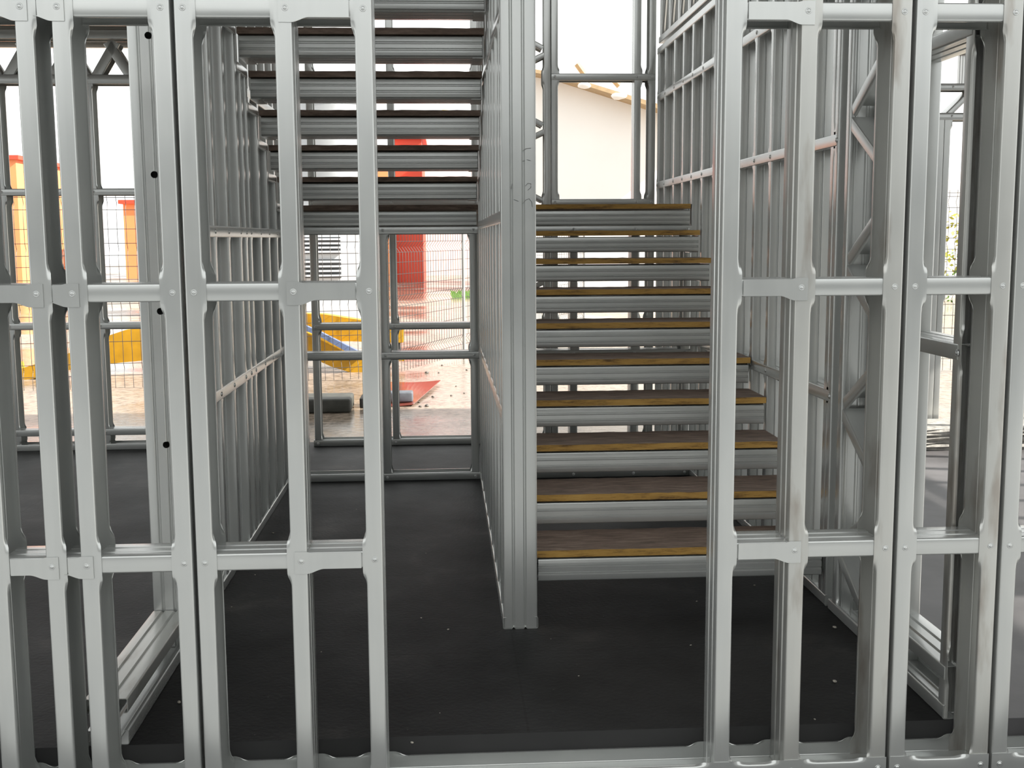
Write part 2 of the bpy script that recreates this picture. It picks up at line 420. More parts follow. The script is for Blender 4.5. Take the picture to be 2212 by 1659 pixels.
# ------------------------------------------------------------ walls running away from the camera
def holes_mesh(o, cuts):
    """punch round service holes right through a stud's web"""
    me = o.data.copy(); o.data = me
    for (pw, r_) in cuts:
        bm = bmesh.new(); bmesh.ops.create_cone(bm, cap_ends=True, segments=24, radius1=r_, radius2=r_, depth=0.03)
        cm = bpy.data.meshes.new('cut'); bm.to_mesh(cm); bm.free()
        cu = bpy.data.objects.new('cut', cm); C.objects.link(cu)
        bpy.context.view_layer.update()
        cu.matrix_world = Matrix.Translation(Vector(pw)) @ Matrix.Rotation(R(90), 4, 'X')
        md = o.modifiers.new('b', 'BOOLEAN'); md.operation = 'DIFFERENCE'; md.object = cu; md.solver = 'EXACT'
        bpy.context.view_layer.update()
        dg = bpy.context.evaluated_depsgraph_get()
        nm = bpy.data.meshes.new_from_object(o.evaluated_get(dg)); o.modifiers.remove(md); o.data = nm
        bpy.data.objects.remove(cu); bpy.data.meshes.remove(cm)
def ystud(root, x0, x1, y, z0, z1, flats=(), mat=None, face=-1, name='stud', f=0.043):
    """web across the wall facing the camera (face -1) or away (+1)"""
    if face < 0: return member(root, name, (x0, y, z0), (x0, y, z1), X, Y, wd=x1-x0, f=f, flats=flats, mat=mat)
    return member(root, name, (x0, y+f, z0), (x0, y+f, z1), X, -Y, wd=x1-x0, f=f, flats=flats, mat=mat)
def ytrack(root, x0, x1, ya, yb, z, open_up=True, name='bottom_track', mat=None, f=0.043):
    return member(root, name, (x0, ya, z), (x0, yb, z), X, Z if open_up else -Z, wd=x1-x0, f=f, mat=mat)
def yframe(label, x0, x1, ys, z1, nogz, ya=None, yb=None, z0=0.0, ends=None, holes=(), group=None, top=True, face=-1, riv_x=None, stepped=None):
    ya = ys[0] if ya is None else ya; yb = ys[-1]+0.045 if yb is None else yb
    root = thing('steel_wall_frame', label, 'wall frame', ((x0+x1)/2, (ya+yb)/2, z0), group, 'thing')
    ytrack(root, x0-0.0025, x1+0.0025, ya-0.002, yb, z0)
    def ztop(y): return z1 if stepped is None else stepped(y)
    for i, y in enumerate(ys):
        zt = ztop(y)
        fl = [z-z0-0.003-0.022 for z in nogz if z < zt] + [0.0, zt-z0-0.003]
        s = ystud(root, x0, x1, y, z0+0.003, zt, fl, face=face)
        if i == 0 and holes:
            holes_mesh(s, holes); ystud(root, x0, x1, y+0.045, z0+0.003, zt, fl, face=1)  # second stud added to shut out light behind the holes
    for z in nogz:
        yy = [y for y in ys if ztop(y) > z]
        if len(yy) < 2: continue
        n = ytrack(root, x0-0.001, x1+0.001, yy[0]+0.02, yy[-1]+0.03, z, False, 'noggin', f=0.047)
        if riv_x is not None:
            for y in yy: rivet(n, (riv_x, y+0.02, z-0.023), X if riv_x > x0+0.03 else -X, 1.2)
    if top and stepped is None:
        ytrack(root, x0-0.0025, x1+0.0025, ya-0.002, yb, z1+0.002, False, 'top_track')
    return root

# stairwell left wall, stepped under the upper flight
UP = lambda k: (3.68-0.28*k, 1.566+0.147*k)          # y of near edge, z of board underside
def left_top(y):
    for k in range(0, 9):
        yk = UP(k)[0]
        if y >= yk-0.012: return UP(k)[1]-0.115
    return 2.74
lys = [0.915, 1.12, 1.36, 1.64, 1.93, 2.22, 2.37, 2.50, 2.79, 3.06, 3.35, 3.60]
lw = yframe('stepped galvanised stud wall on the left of the stairwell, under the upper flight', -1.015, -0.9, lys, 2.74, (0.81, 1.46),
            holes=[((-0.947, 0.915, z), 0.0115) for z in (2.062, 1.617, 1.167, 0.714)], stepped=left_top, riv_x=-0.899)
for k in range(0, 8):                                # sloping-looking caps: short level pieces, one per step
    y0, z = UP(k)
    member(lw, 'step_cap', (-1.017, y0-0.012, z-0.112), (-1.017, y0+0.262, z-0.112), X, -Z, wd=0.119, f=0.043)
# outer full-height wall behind it
yframe('tall galvanised stud wall standing behind the stepped wall, left of the stairs', -1.145, -1.025, [2.45, 2.74, 3.03, 3.32, 3.61, 3.9, 4.19, 4.48, 4.70], 2.80, (0.81, 1.46, 2.2))
# centre wall
cys = [1.02] + [1.18+0.2767*i for i in range(0, 9)] + [3.60]
cw = yframe('tall galvanised stud wall between the two stair flights, plain web facing the door', 0.2, 0.322, cys, 2.85, (0.80, 1.50, 2.2))
# pencil marks on its end stud
marks = [[at(1129, 326, 1.0175), at(1137, 321, 1.0175), at(1147, 320, 1.0175)], [at(1129, 348, 1.0175), at(1134, 347, 1.0175)], [at(1138, 345, 1.0175), at(1146, 347, 1.0175)],
         [at(1107, 397, 1.0175), at(1104, 408, 1.0175)],
         [at(1135, 402, 1.0175), at(1140, 396, 1.0175), at(1147, 397, 1.0175), at(1147, 405, 1.0175), at(1140, 411, 1.0175)],
         [at(1129, 440, 1.0175), at(1136, 432, 1.0175), at(1143, 429, 1.0175), at(1149, 437, 1.0175), at(1150, 447, 1.0175)],
         [at(1110, 431, 1.0175), at(1120, 435, 1.0175)]]
tubes('pencil_mark', marks, 0.0007, M_PENCIL, cw, 4)
# right wall of the stairwell
rys = [1.19, 1.47, 1.75, 2.05, 2.31, 2.60, 2.85, 3.12, 3.40, 3.67, 3.93, 4.20, 4.50, 4.74]
yframe('long galvanised stud wall on the right side of the lower flight', 1.44, 1.56, rys, 2.65, (0.83, 1.775, 2.35),
       holes=[((1.508, 1.19, z), 0.013) for z in (2.09, 1.64, 1.19, 0.5)], riv_x=1.439)
# braced panel
def brace(root, p, q, x0, x1, f=0.045):
    """C-section diagonal in a wall running along y: web turned down/outward"""
    p, q = Vector(p), Vector(q); d = (q-p).normalized(); n = d.cross(X).normalized()
    if n.z < 0: n = -n
    return member(root, 'brace', (x0, p.y, p.z), (x0, q.y, q.z), X, -n, wd=x1-x0, f=f, ribs=())
bp_ = thing('braced_wall_frame', 'narrow steel frame with zigzag diagonal braces right of the doorway', 'wall frame', (1.5, 0.86, 0), None, 'thing')
ytrack(bp_, 1.4375, 1.5625, 0.142, 1.15, 0.0)
ystud(bp_, 1.44, 1.56, 1.075, 0.003, 2.7, [0.0], face=1)
ystud(bp_, 1.44, 1.56, 0.605, 0.003, 2.7, [0.16, 1.08, 1.95], face=-1)
ystud(bp_, 1.44, 1.56, 0.142, 0.003, 2.7, [0.16, 1.08, 1.95], face=1, mat=GS)
for i in range(6):
    zc = 0.28+0.52*i
    if zc+0.26 < 2.75: 
        brace(bp_, (0, 1.075, zc+0.02), (0, 0.645, zc+0.27), 1.443, 1.557)
    brace(bp_, (0, 1.075, zc-0.02), (0, 0.645, zc-0.26), 1.443, 1.557)
member(bp_, 'sill', (1.438, 0.145, 0.16), (1.438, 0.64, 0.16), X, -Z, wd=0.124, f=0.043)
n_ = member(bp_, 'noggin', (1.438, 0.15, 1.10), (1.438, 0.63, 1.10), X, -Z, wd=0.124, f=0.047)
rivet(n_, (1.437, 0.15, 1.075), -X, 1.2)
member(bp_, 'header', (1.438, 0.145, 1.94), (1.438, 0.64, 1.94), X, Z, wd=0.124, f=0.043)
member(bp_, 'top_track', (1.438, 0.142, 2.70), (1.438, 1.12, 2.70), X, -Z, wd=0.124, f=0.043)
# left opening by the front wall
lo_ = thing('window_wall_frame', 'low steel sill frame left of the doorway, running back from the front wall', 'wall frame', (-0.955, 0.5, 0), None, 'thing')
ytrack(lo_, -1.015, -0.897, 0.142, 0.91, 0.0)
member(lo_, 'sill', (-1.017, 0.142, 0.135), (-1.017, 0.91, 0.135), X, -Z, wd=0.121, f=0.043, mat=GS)

# ------------------------------------------------------------ stairs
def tread(name, label, cat, x0, x1, y0, zb, depth, group, painted=True, box_under=False):
    root = thing(name, label, cat, ((x0+x1)/2, y0+depth/2, zb-0.1), group)
    th = 0.027
    V, Fc = [], []; base = wloc(root)
    # slightly uneven board: subdivided along x
    nx = 28; rows = [(y0, zb), (y0, zb+th), (y0+depth, zb+th), (y0+depth, zb)]
    rnd = random.Random(int(zb*1000))
    for i in range(nx+1):
        x = x0+(x1-x0)*i/nx; dz = rnd.uniform(-0.0012, 0.0012); dy = rnd.uniform(-0.001, 0.001)
        for j, (y, z) in enumerate(rows): V.append(Vector((x, y+(dy if j < 2 else 0), z+(dz if j in (1, 2) else 0)))-base)
    mi = []
    for i in range(nx):
        for j in range(4):
            Fc.append([i*4+j, i*4+(j+1) % 4, (i+1)*4+(j+1) % 4, (i+1)*4+j]); mi.append(1 if j == 0 and painted else 0)
    Fc.append([0, 1, 2, 3]); mi.append(0); Fc.append([nx*4+3, nx*4+2, nx*4+1, nx*4]); mi.append(0)
    link('board', mesh_from('board', V, Fc, [M_BOARD, M_EDGE], midx=mi), root)
    zt = zb-0.007; h = 0.086; xa, xb = x0+0.008, x1-0.008; yf = y0+0.004
    member(root, 'front_channel', (xa, yf, zt), (xb, yf, zt), -Z, Y, wd=h, f=0.05, ribs=(0.34, 0.67))
    member(root, 'rear_channel', (xa, y0+depth-0.05, zt), (xb, y0+depth-0.05, zt), -Z, -Y, wd=h, f=0.05, ribs=(0.34, 0.67))
    zz = zt-h-0.002
    if box_under:
        member(root, 'bottom_pan', (xa, yf+0.012, zz), (xb, yf+0.012, zz), Y, Z, wd=depth-0.08, f=0.02, lip=0.008, ribs=(0.2, 0.5, 0.8))
    # angle cleats that carry the ends
    for (xx, s) in ((x0+0.001, 1), (x1-0.001, -1)):
        V, Fc = [], []
        lo, hi = sorted((xx, xx+s*0.004)); box_into(V, Fc, Vector((lo, y0+0.03, zz-0.001))-base, Vector((hi, y0+depth-0.05, zb-0.001))-base)
        lo, hi = sorted((xx, xx+s*0.05)); box_into(V, Fc, Vector((lo, y0+0.03, zz-0.003))-base, Vector((hi, y0+depth-0.06, zz))-base)
        link('end_cleat', mesh_from('end_cleat', V, Fc, [G]), root)
    return root
ORD = ['lowest', 'second', 'third', 'fourth', 'fifth', 'sixth', 'seventh', 'eighth', 'ninth']
for n in range(1, 10):
    y0 = 1.19+(n-1)*0.2767; zb = 0.2135+(n-1)*0.1503
    lab = ('lowest' if n == 1 else ORD[n-1]+' lowest' if n < 9 else 'topmost') + ' brown board tread with ochre edge on the right flight'
    tread('stair_tread', lab, 'stair tread', 0.332, 1.432, y0, zb, 0.30 if n < 9 else 0.215, 'treads of the lower right flight')
for k in range(1, 7):
    y0, zb = UP(k)
    lab = ('lowest' if k == 1 else ORD[k-1]+' lowest' if k < 6 else 'topmost visible') + ' dark tread of the left flight, seen from its shaded side'
    tread('stair_tread', lab, 'stair tread', -0.893, 0.192, y0-0.02, zb, 0.30, 'treads of the upper left flight', painted=False, box_under=True)
# landing
ld = thing('stair_landing', 'half landing of brown board on ribbed steel edge channels behind both flights', 'landing', (0.27, 4.2, 1.47))
base = wloc(ld)
for (xa, xb, nm) in ((-0.893, 0.195, 'left'), (0.327, 1.434, 'right')):
    yb0 = 3.665
    V, Fc = [], []; box_into(V, Fc, Vector((xa, yb0, 1.569))-base, Vector((xb, 4.78, 1.596))-base)
    mi = [0]*6
    me = mesh_from('board', V, Fc, [M_BOARD, M_EDGE]);
    for p in me.polygons:
        if p.normal.y < -0.9 and xa > 0: p.material_index = 1
    link('board', me, ld)
    member(ld, 'edge_channel', (xa+0.003, yb0+0.005, 1.561), (xb-0.003, yb0+0.005, 1.561), -Z, Y, wd=0.084, f=0.05, ribs=(0.34, 0.67))
    for j in range(4):
        yj = 3.92+j*0.24
        member(ld, 'joist', (xa+0.003, yj, 1.561), (xb-0.003, yj, 1.561), -Z, Y, wd=0.084, f=0.045, ribs=(0.34, 0.67))
V, Fc = [], []; box_into(V, Fc, Vector((0.195, 3.70, 1.569))-base, Vector((0.327, 4.78, 1.596))-base)
link('board', mesh_from('board', V, Fc, [M_BOARD]), ld)

# ------------------------------------------------------------ cross frames (in planes facing the camera)
def xstud(root, xl, y, z0, z1, opn=1, wd=0.12, f=0.045, flats=(), mat=None):
    if opn > 0: return member(root, 'stud', (xl, y, z0), (xl, y, z1), Y, X, wd=wd, f=f, flats=flats, mat=mat)
    return member(root, 'stud', (xl+f, y, z0), (xl+f, y, z1), Y, -X, wd=wd, f=f, flats=flats, mat=mat)
def xrail(root, xa, xb, y, z, wd=0.12, f=0.045, up_=False, name='noggin', riv=()):
    o = member(root, name, (xa, y-0.0015, z), (xb, y-0.0015, z), Y, Z if up_ else -Z, wd=wd+0.003, f=f)
    for x in riv: rivet(o, (x, y-0.002, z+(0.022 if up_ else -0.022)), -Y, 1.1)
    return o
def landing_frame(label, xs, x0, x1):
    y = 3.63
    root = thing('landing_support_frame', label, 'wall frame', ((x0+x1)/2, y+0.03, 0), 'frames under the landing', 'thing')
    for (xl, op) in xs: xstud(root, xl, y, 0.003, 1.472, op, wd=0.115, flats=[0.0, 0.735, 1.46])
    rv = [xl+0.022 for xl, _ in xs]
    xrail(root, x0, x1, y, 0, wd=0.115, up_=True, name='bottom_track', riv=rv)
    xrail(root, x0, x1, y, 0.757, wd=0.115, riv=rv)
    xrail(root, x0, x1, y, 1.474, wd=0.115, name='top_track', riv=rv)
landing_frame('steel frame under the landing behind the left flight, with mid rail', [(-0.895, 1), (-0.365, 1), (0.150, -1)], -0.897, 0.197)
landing_frame('steel frame under the landing behind the right flight', [(0.327, 1), (0.727, 1), (1.083, 1), (1.389, -1)], 0.326, 1.435)

YB = 4.80
bw = thing('back_wall_frame', 'two storey galvanised stud frame at the back of the stairwell', 'wall frame', (0.27, YB+0.06, 0), None, 'thing')
RZ = (0.84, 1.665, 2.49, 3.30, 4.12, 4.95)
for (xl, op, ztop_) in [(-0.893, 1, 5.3), (-0.362, 1, 5.3), (0.197, -1, 5.3), (0.682, -1, 5.3), (0.730, 1, 5.3), (1.287, 1, 5.3), (1.387, -1, 5.3)]:
    xstud(bw, xl, YB, 0.003, ztop_, op, flats=[0.0]+[z-0.022 for z in RZ])
for z in RZ:
    xrail(bw, -0.89, 0.24, YB, z, riv=(-0.87, -0.34, 0.22)); xrail(bw, 0.732, 1.43, YB, z, riv=(0.755, 1.31, 1.41))
xrail(bw, -0.9, 1.44, YB, 0, up_=True, name='bottom_track', riv=(-0.87, -0.34, 0.22, 0.705, 0.755, 1.31, 1.41))
xrail(bw, -0.9, 1.44, YB, 5.3, name='top_track')
def xbrace(root, p, q, y, wd=0.11, f=0.036):
    p, q = Vector(p), Vector(q); d = (q-p).normalized(); n = d.cross(Y).normalized()
    if n.z < 0: n = -n
    return member(root, 'brace', (p.x, y, p.z), (q.x, y, q.z), Y, -n, wd=wd, f=f, ribs=())
for i in range(10):
    zc = 0.14+0.5*i
    xbrace(bw, (0.682, 0, zc+0.03), (0.242, 0, zc+0.26), YB+0.004)
    if zc > 0.2: xbrace(bw, (0.682, 0, zc-0.01), (0.242, 0, zc-0.22), YB+0.004)

# left room back wall
lb = thing('back_wall_frame', 'galvanised window wall frame at the back of the left room with zigzag header', 'wall frame', (-2.0, YB+0.06, 0), None, 'thing')
for xl, op in [(-4.1, 1), (-3.45, 1), (-2.905, 1), (-2.315, 1), (-1.65, 1), (-1.20, -1)]:
    xstud(lb, xl, YB, 0.003, 2.46, op, flats=[0.0, 0.10, 0.82, 1.70, 2.44])
rv = (-2.88, -2.29, -1.63)
xrail(lb, -4.1, -1.155, YB, 0, up_=True, name='bottom_track', riv=rv)
xrail(lb, -4.1, -1.155, YB, 0.145, riv=rv); xrail(lb, -4.1, -1.155, YB, 0.862, riv=rv); xrail(lb, -4.1, -1.155, YB, 1.745, riv=rv)
xrail(lb, -4.1, -1.155, YB, 2.475, f=0.06, name='header_chord', riv=rv)
xrail(lb, -4.1, -1.155, YB, 2.76, f=0.06, name='header_chord')
for i in range(21):
    xp = -4.1+0.14*i+0.01
    a_, b_ = ((xp, 0, 2.70), (xp+0.14, 0, 2.475)) if i % 2 == 0 else ((xp, 0, 2.475), (xp+0.14, 0, 2.70))
    xbrace(lb, a_, b_, YB+0.006, f=0.062)
# joists over the left room
jf = thing('floor_joist_frame', 'dark steel floor joists overhead in the left room', 'joists', (-2.6, 2.5, 2.78), None, 'thing')
for i in range(11):
    yj = 0.5+0.52*i
    member(jf, 'joist', (-4.15, yj, 2.79), (-1.16, yj, 2.79), Z, Y, wd=0.13, f=0.045)
# left interior post
lp = yframe('galvanised post of an inner wall at the left edge of the photo', -2.30, -2.155, [2.50, 2.56], 2.70, (), face=-1)

# right room back wall
rb = thing('back_wall_frame', 'galvanised frame with braced lintel at the back of the right room', 'wall frame', (3.2, YB+0.06, 0), None, 'thing')
xstud(rb, 1.62, YB, 0.003, 2.9, 1, flats=[0.0, 2.2]); xstud(rb, 3.42, YB+0.0, 0.003, 2.2, 1, wd=0.12, flats=[1.0, 2.18]); xstud(rb, 3.375, YB, 0.003, 2.2, -1, flats=[1.0, 2.18])
xstud(rb, 5.2, YB, 0.003, 2.9, -1, flats=[0.0, 2.2])
xrail(rb, 1.62, 5.25, YB, 2.235, f=0.05, name='lintel_chord', riv=(2.2, 2.8, 3.47, 4.0))
xrail(rb, 1.62, 5.25, YB, 2.43, f=0.045, name='lintel_chord', riv=(2.2, 2.8, 3.47, 4.0))
xrail(rb, 1.62, 5.25, YB, 2.68, f=0.05, name='top_track'); xrail(rb, 3.47, 5.2, YB, 1.04, riv=(3.5, 3.56))
for i in range(8):
    xp = 1.75+0.42*i
    xbrace(rb, (xp, 0, 2.235), (xp+0.17, 0, 2.40), YB+0.006, f=0.04); xbrace(rb, (xp+0.21, 0, 2.40), (xp+0.38, 0, 2.235), YB+0.006, f=0.04)
for xl in (3.545,): xstud(rb, xl, YB, 2.43, 2.65, 1)

# floor truss standing on the right stairwell wall
ft = thing('floor_truss', 'steel floor truss with slim diagonals on top of the right stairwell wall', 'truss', (1.5, 2.95, 2.67), None, 'thing')
ytrack(ft, 1.44, 1.56, 1.2, 4.75, 2.675, True, 'bottom_chord'); ytrack(ft, 1.44, 1.56, 1.2, 4.75, 3.36, False, 'top_chord')
for i in range(13):
    yy = 1.22+0.29*i
    ystud(ft, 1.445, 1.555, yy, 2.69, 3.34)
    if i < 12: tubes('diagonal', [[(1.455, yy+0.27, 2.70), (1.455, yy+0.05, 3.32)]], 0.012, G, ft, 6)

# ------------------------------------------------------------ debris on the floor
def lump(name, c, s, mat, seed, parent=None):
    rnd = random.Random(seed); bm = bmesh.new(); bmesh.ops.create_icosphere(bm, subdivisions=2, radius=1)
    for v in bm.verts: v.co = Vector((v.co.x*s[0], v.co.y*s[1], v.co.z*s[2]))*rnd.uniform(0.78, 1.12)
    me = bpy.data.meshes.new(name); bm.to_mesh(me); bm.free(); me.materials.append(mat)
    me.polygons.foreach_set('use_smooth', [True]*len(me.polygons))
    o = link(name, me, parent); o.location = Vector(c)-wloc(parent); o.rotation_euler = (0, 0, rnd.uniform(0, 6)); return o
CH = [(910, 1335, .006), (968, 1360, .007), (890, 1605, .008), (1492, 1394, .006), (1505, 1299, .005), (1803, 1356, .012), (1803, 1473, .012), (1760, 1554, .006),
      (770, 1100, .004), (590, 1152, .009), (551, 1242, .006), (387, 1518, .011), (500, 1311, .004), (694, 1408, .003), (1630, 1265, .009), (1190, 1380, .003),
      (1250, 1460, .004), (920, 1195, .003), (950, 1540, .003), (370, 1440, .004)]
for i, (px, py, s) in enumerate(CH):
    p = atz(px, py, 0.001); p.z = s*0.3
    tag(lump('debris_chip', p, (s*.75, s*0.5, s*0.3), M_CHIP, i), 'small pale chip of debris lying on the black floor', 'debris', 'debris chips on the floor')

# ------------------------------------------------------------ outside behind the house
GZ = -0.10
# mesh fence panels with V folds
def fence_panel(p, q, label, ztop=2.0, zbot=0.03):
    p, q = Vector(p), Vector(q); d = (q-p).normalized(); nrm = Vector((-d.y, d.x, 0)); L = (q-p).length
    p = p+d*0.06
    root = thing('mesh_fence_panel', label, 'fence panel', (p.x, p.y, GZ), 'wire mesh fence panels')
    prof = [(0, zbot)]; 
    hz = [0.12, 0.32, 0.52, 0.72, 0.92, 1.12, 1.32, 1.52, 1.72, 1.92]
    folds = [0.22, 0.82, 1.42, 1.87]
    for z in folds: prof += [(0, z-0.06), (0.045, z), (0, z+0.06)]
    prof.append((0, ztop))
    wires = []
    n = int(L/0.085)
    for i in range(1, n):
        o_ = p+d*(L*i/n); wires.append([Vector((o_.x, o_.y, GZ+z))+nrm*off for off, z in prof])
    tubes('vertical_wires', wires, 0.0028, M_WIRE, root, 4)
    hzs = []
    for z in folds: hzs += [z-0.06, z+0.06]
    for z in (0.5, 0.64, 1.0, 1.12, 1.25, 1.62, 1.97): hzs.append(z)
    tubes('horizontal_wires', [[Vector((p.x, p.y, GZ+z)), Vector((q.x, q.y, GZ+z))] for z in hzs], 0.003, M_WIRE, root, 4)
    tubes('fence_post', [[Vector((q.x, q.y, GZ)), Vector((q.x, q.y, GZ+ztop+0.05))]], 0.022, G, root, 8)
    return root
pts = [(-7.6, 8.1), (-5.1, 8.45), (-2.6, 8.8), (-0.72, 9.25), (0.25, 11.8), (1.3, 14.2), (2.4, 16.6)]
fl = ['mesh fence panel furthest left behind the left room', 'mesh fence panel seen through the left room window', 'mesh fence panel behind the stepped stud wall, before the bent run',
      'mesh fence panel in front of the yellow beam end, behind the stairs', 'mesh fence panel right of the post behind the stairs', 'mesh fence panel furthest back along the oblique run']
for a_, b_, l_ in zip(pts, pts[1:], fl): fence_panel((*a_, 0), (*b_, 0), l_)
fence_panel((4.4, 9.4, 0), (6.9, 9.2, 0), 'mesh fence panel outside the right room, before the bushes')

# yellow outrigger machine
ym = thing('yellow_lifting_machine', 'yellow machine beams lying across the wet yard behind the house', 'machine', tuple(atz(780, 790, GZ)))
YM = 10.4
def yprism(name, pix, Yd, depth, mat): return prism(name, [at(x, y, Yd) for x, y in pix], depth, mat, ym)
yprism('main_beam', [(225, 728), (270, 713), (420, 690), (600, 676), (700, 679), (783, 692), (868, 708), (868, 741), (745, 737), (600, 745), (420, 768), (225, 787)], YM, 0.22, M_YEL)
yprism('diagonal_leg', [(600, 700), (694, 728), (786, 776), (786, 813), (718, 793), (600, 740)], YM-0.3, 0.12, M_YEL)
yprism('diagonal_leg', [(600, 735), (694, 735), (770, 771), (690, 772), (600, 770)], YM-0.12, 0.1, M_YEL)
yprism('slide_rail', [(640, 695), (692, 717), (784, 764), (784, 770), (770, 772), (692, 728), (640, 706)], YM-0.42, 0.10, M_BLUE)
yprism('end_box', [(840, 706), (871, 706), (871, 740), (840, 740)], YM-0.15, 0.35, M_YEL)
yprism('jack_foot', [(852, 740), (864, 740), (866, 765), (850, 765)], YM-0.05, 0.1, M_DARK)
yprism('foot_plate', [(845, 765), (872, 765), (874, 780), (840, 780)], YM-0.1, 0.2, M_YEL)
yprism('outer_arm', [(28, 786), (36, 784), (40, 798), (90, 782), (225, 738), (225, 780), (90, 815), (34, 824)], YM-0.6, 0.2, M_YEL)
yprism('outer_foot', [(36, 846), (50, 846), (58, 862), (58, 868), (40, 874), (36, 870)], 8.9, 0.2, M_YEL)
hose = [at(38, 868, 8.8), at(52, 866, 8.8), at(66, 860, 8.8), at(90, 850, 8.8), at(130, 836, 8.8)]
tubes('hose', [hose], 0.012, M_BLACK, ym, 8)

def rblock(name, label, lo, hi, mat, bev=0.02, cat='block'):
    return tag(box(name, lo, hi, mat, bevel=bev), label, cat)
p0, p1 = atz(690, 893, GZ), atz(758, 891, GZ)
rblock('concrete_block', 'dark mossy concrete block standing in the puddle behind the stairs', (p0.x-0.25, p0.y, GZ), (p1.x, p0.y+0.42, GZ+0.125), M_BLOCK, 0.02)
p0, p1 = atz(777, 882, GZ), atz(793, 882, GZ)
rblock('rubber_block', 'black rubber block beside the mossy concrete block', (p0.x, p0.y, GZ), (p1.x, p0.y+0.28, GZ+0.09), M_BLACK, 0.01)
# red steel plate with upturned corner
a_, b_, c_, d_ = atz(802, 880, GZ), atz(893, 878, GZ), atz(952, 830, GZ), atz(800, 826, GZ)
rp = thing('red_steel_plate', 'thin wet red plate lying on the ground behind the stairs', 'plate', tuple(a_))
V, Fc = [], []; nn = 14
for i in range(nn+1):
    for j in range(nn+1):
        s, t = i/nn, j/nn; p = (a_*(1-s)+b_*s)*(1-t) + (d_*(1-s)+c_*s)*t
        p = p.copy(); p.z = GZ+0.012+0.035*max(0, s-0.55)**1.5*3*(t*0.6+0.4); V.append(p-a_)
k = len(V); V += [v-Vector((0, 0, 0.008)) for v in V[:]]
for i in range(nn):
    for j in range(nn):
        q = i*(nn+1)+j; Fc.append([q, q+1, q+nn+2, q+nn+1]); Fc.append([k+q, k+q+nn+1, k+q+nn+2, k+q+1])
for i in range(nn):
    for q, q2 in ((i, i+1), (nn*(nn+1)+i, nn*(nn+1)+i+1), (i*(nn+1), (i+1)*(nn+1)), (i*(nn+1)+nn, (i+1)*(nn+1)+nn)): Fc.append([q, q2, k+q2, k+q])
link('plate', mesh_from('plate', V, Fc, [M_PLATE]), rp)
p0 = atz(835, 868, GZ+0.03)
rblock('grey_paint_block', 'grey painted block resting on the red plate', (p0.x, p0.y, GZ+0.022), (p0.x+0.24, p0.y+0.16, GZ+0.115), M_GBLOCK, 0.015)
for i, (px, py, s) in enumerate([(922, 878, .02), (908, 879, .012), (922, 806, .02), (948, 806, .012), (955, 790, .013), (905, 870, .01), (975, 855, .01), (1003, 850, .008), (985, 835, .009), (935, 858, .012), (1008, 800, .012)]):
    p = atz(px, py, GZ); p.z = GZ+s*0.35
    tag(lump('stone', p, (s*1.3, s, s*0.8), M_STONE, 50+i), 'small dark stone on the wet ground behind the stairs', 'stone', 'stones on the wet ground')

# silver tank and louvred housing
tk = thing('silver_tank', 'tall silver cylindrical tank standing in the yard behind the upper flight', 'tank', (-2.45, 20.5, GZ))
bm = bmesh.new(); bmesh.ops.create_cone(bm, cap_ends=True, segments=48, radius1=0.95, radius2=0.95, depth=4.15, matrix=Matrix.Translation((0, 0, 2.075)))
me = bpy.data.meshes.new('shell'); bm.to_mesh(me); bm.free(); me.materials.append(M_TANK)
me.polygons.foreach_set('use_smooth', [True]*len(me.polygons)); me.set_sharp_from_angle(angle=R(40)); link('shell', me, tk)
bm = bmesh.new(); bmesh.ops.create_cone(bm, cap_ends=True, segments=48, radius1=1.0, radius2=0.2, depth=0.28, matrix=Matrix.Translation((0, 0, 4.29)))
me = bpy.data.meshes.new('roof_cone'); bm.to_mesh(me); bm.free(); me.materials.append(M_TANK); link('roof_cone', me, tk)
lh = thing('louvred_housing', 'pale metal housing with dark louvred vents in front of the silver tank', 'machine housing', tuple(at(690, 652, 19.0)))
a_, b_ = at(560, 650, 19.0), at(776, 650, 19.0)
box('housing_body', (a_.x, 19.0, GZ), (b_.x, 19.5, at(700, 470, 19).z), M_PALE, lh)
for (y0_, y1_) in ((512, 548), (560, 600)):
    z0_, z1_ = at(700, y1_, 18.98).z, at(700, y0_, 18.98).z; xa, xb = at(650, 550, 18.98).x, at(736, 550, 18.98).x
    v = box('vent', (xa, 18.96, z0_), (xb, 19.0, z1_), M_DARK, lh)
    V, Fc = [], []
    for i in range(4):
        zz = z0_+(z1_-z0_)*(i+0.5)/4; box_into(V, Fc, Vector((xa, 18.92, zz-0.02))-wloc(v), Vector((xb, 18.97, zz+0.015))-wloc(v))
    link('louvre_blade', mesh_from('louvre_blade', V, Fc, [M_PALE]), v)
# buildings
def bldg(name, label, pxs, ytop, ybase, Yd, depth, mat, roofmat=None, cat='building'):
    a_ = at(pxs[0], ybase, Yd); b_ = at(pxs[1], ybase, Yd); zt = at((pxs[0]+pxs[1])/2, ytop, Yd).z
    root = thing(name, label, cat, ((a_.x+b_.x)/2, Yd+depth/2, GZ))
    box('wall', (a_.x, Yd, GZ), (b_.x, Yd+depth, zt), mat, root)
    box('roof', (a_.x-0.15, Yd-0.15, zt), (b_.x+0.15, Yd+depth, zt+0.15), roofmat or mat, root)
    return root, a_, b_, zt
r1, a_, b_, zt = bldg('red_shed', 'red sheet clad shed seen through the stair treads', (856, 915), 300, 607, 38, 7, M_RED)
V, Fc = [], []
box('door_panel', (a_.x-1.0, 37.4, GZ), (a_.x-0.05, 38.4, zt-0.3), M_ORANGE, r1)
bldg('red_shed', 'orange red building at the far left edge beyond the fence', (-260, 49), 345, 607, 40, 6, M_ORANGE, M_RED)
bldg('red_shed', 'low red building half hidden behind the column with round holes', (272, 470), 440, 575, 44, 6, M_ORANGE, M_RED)
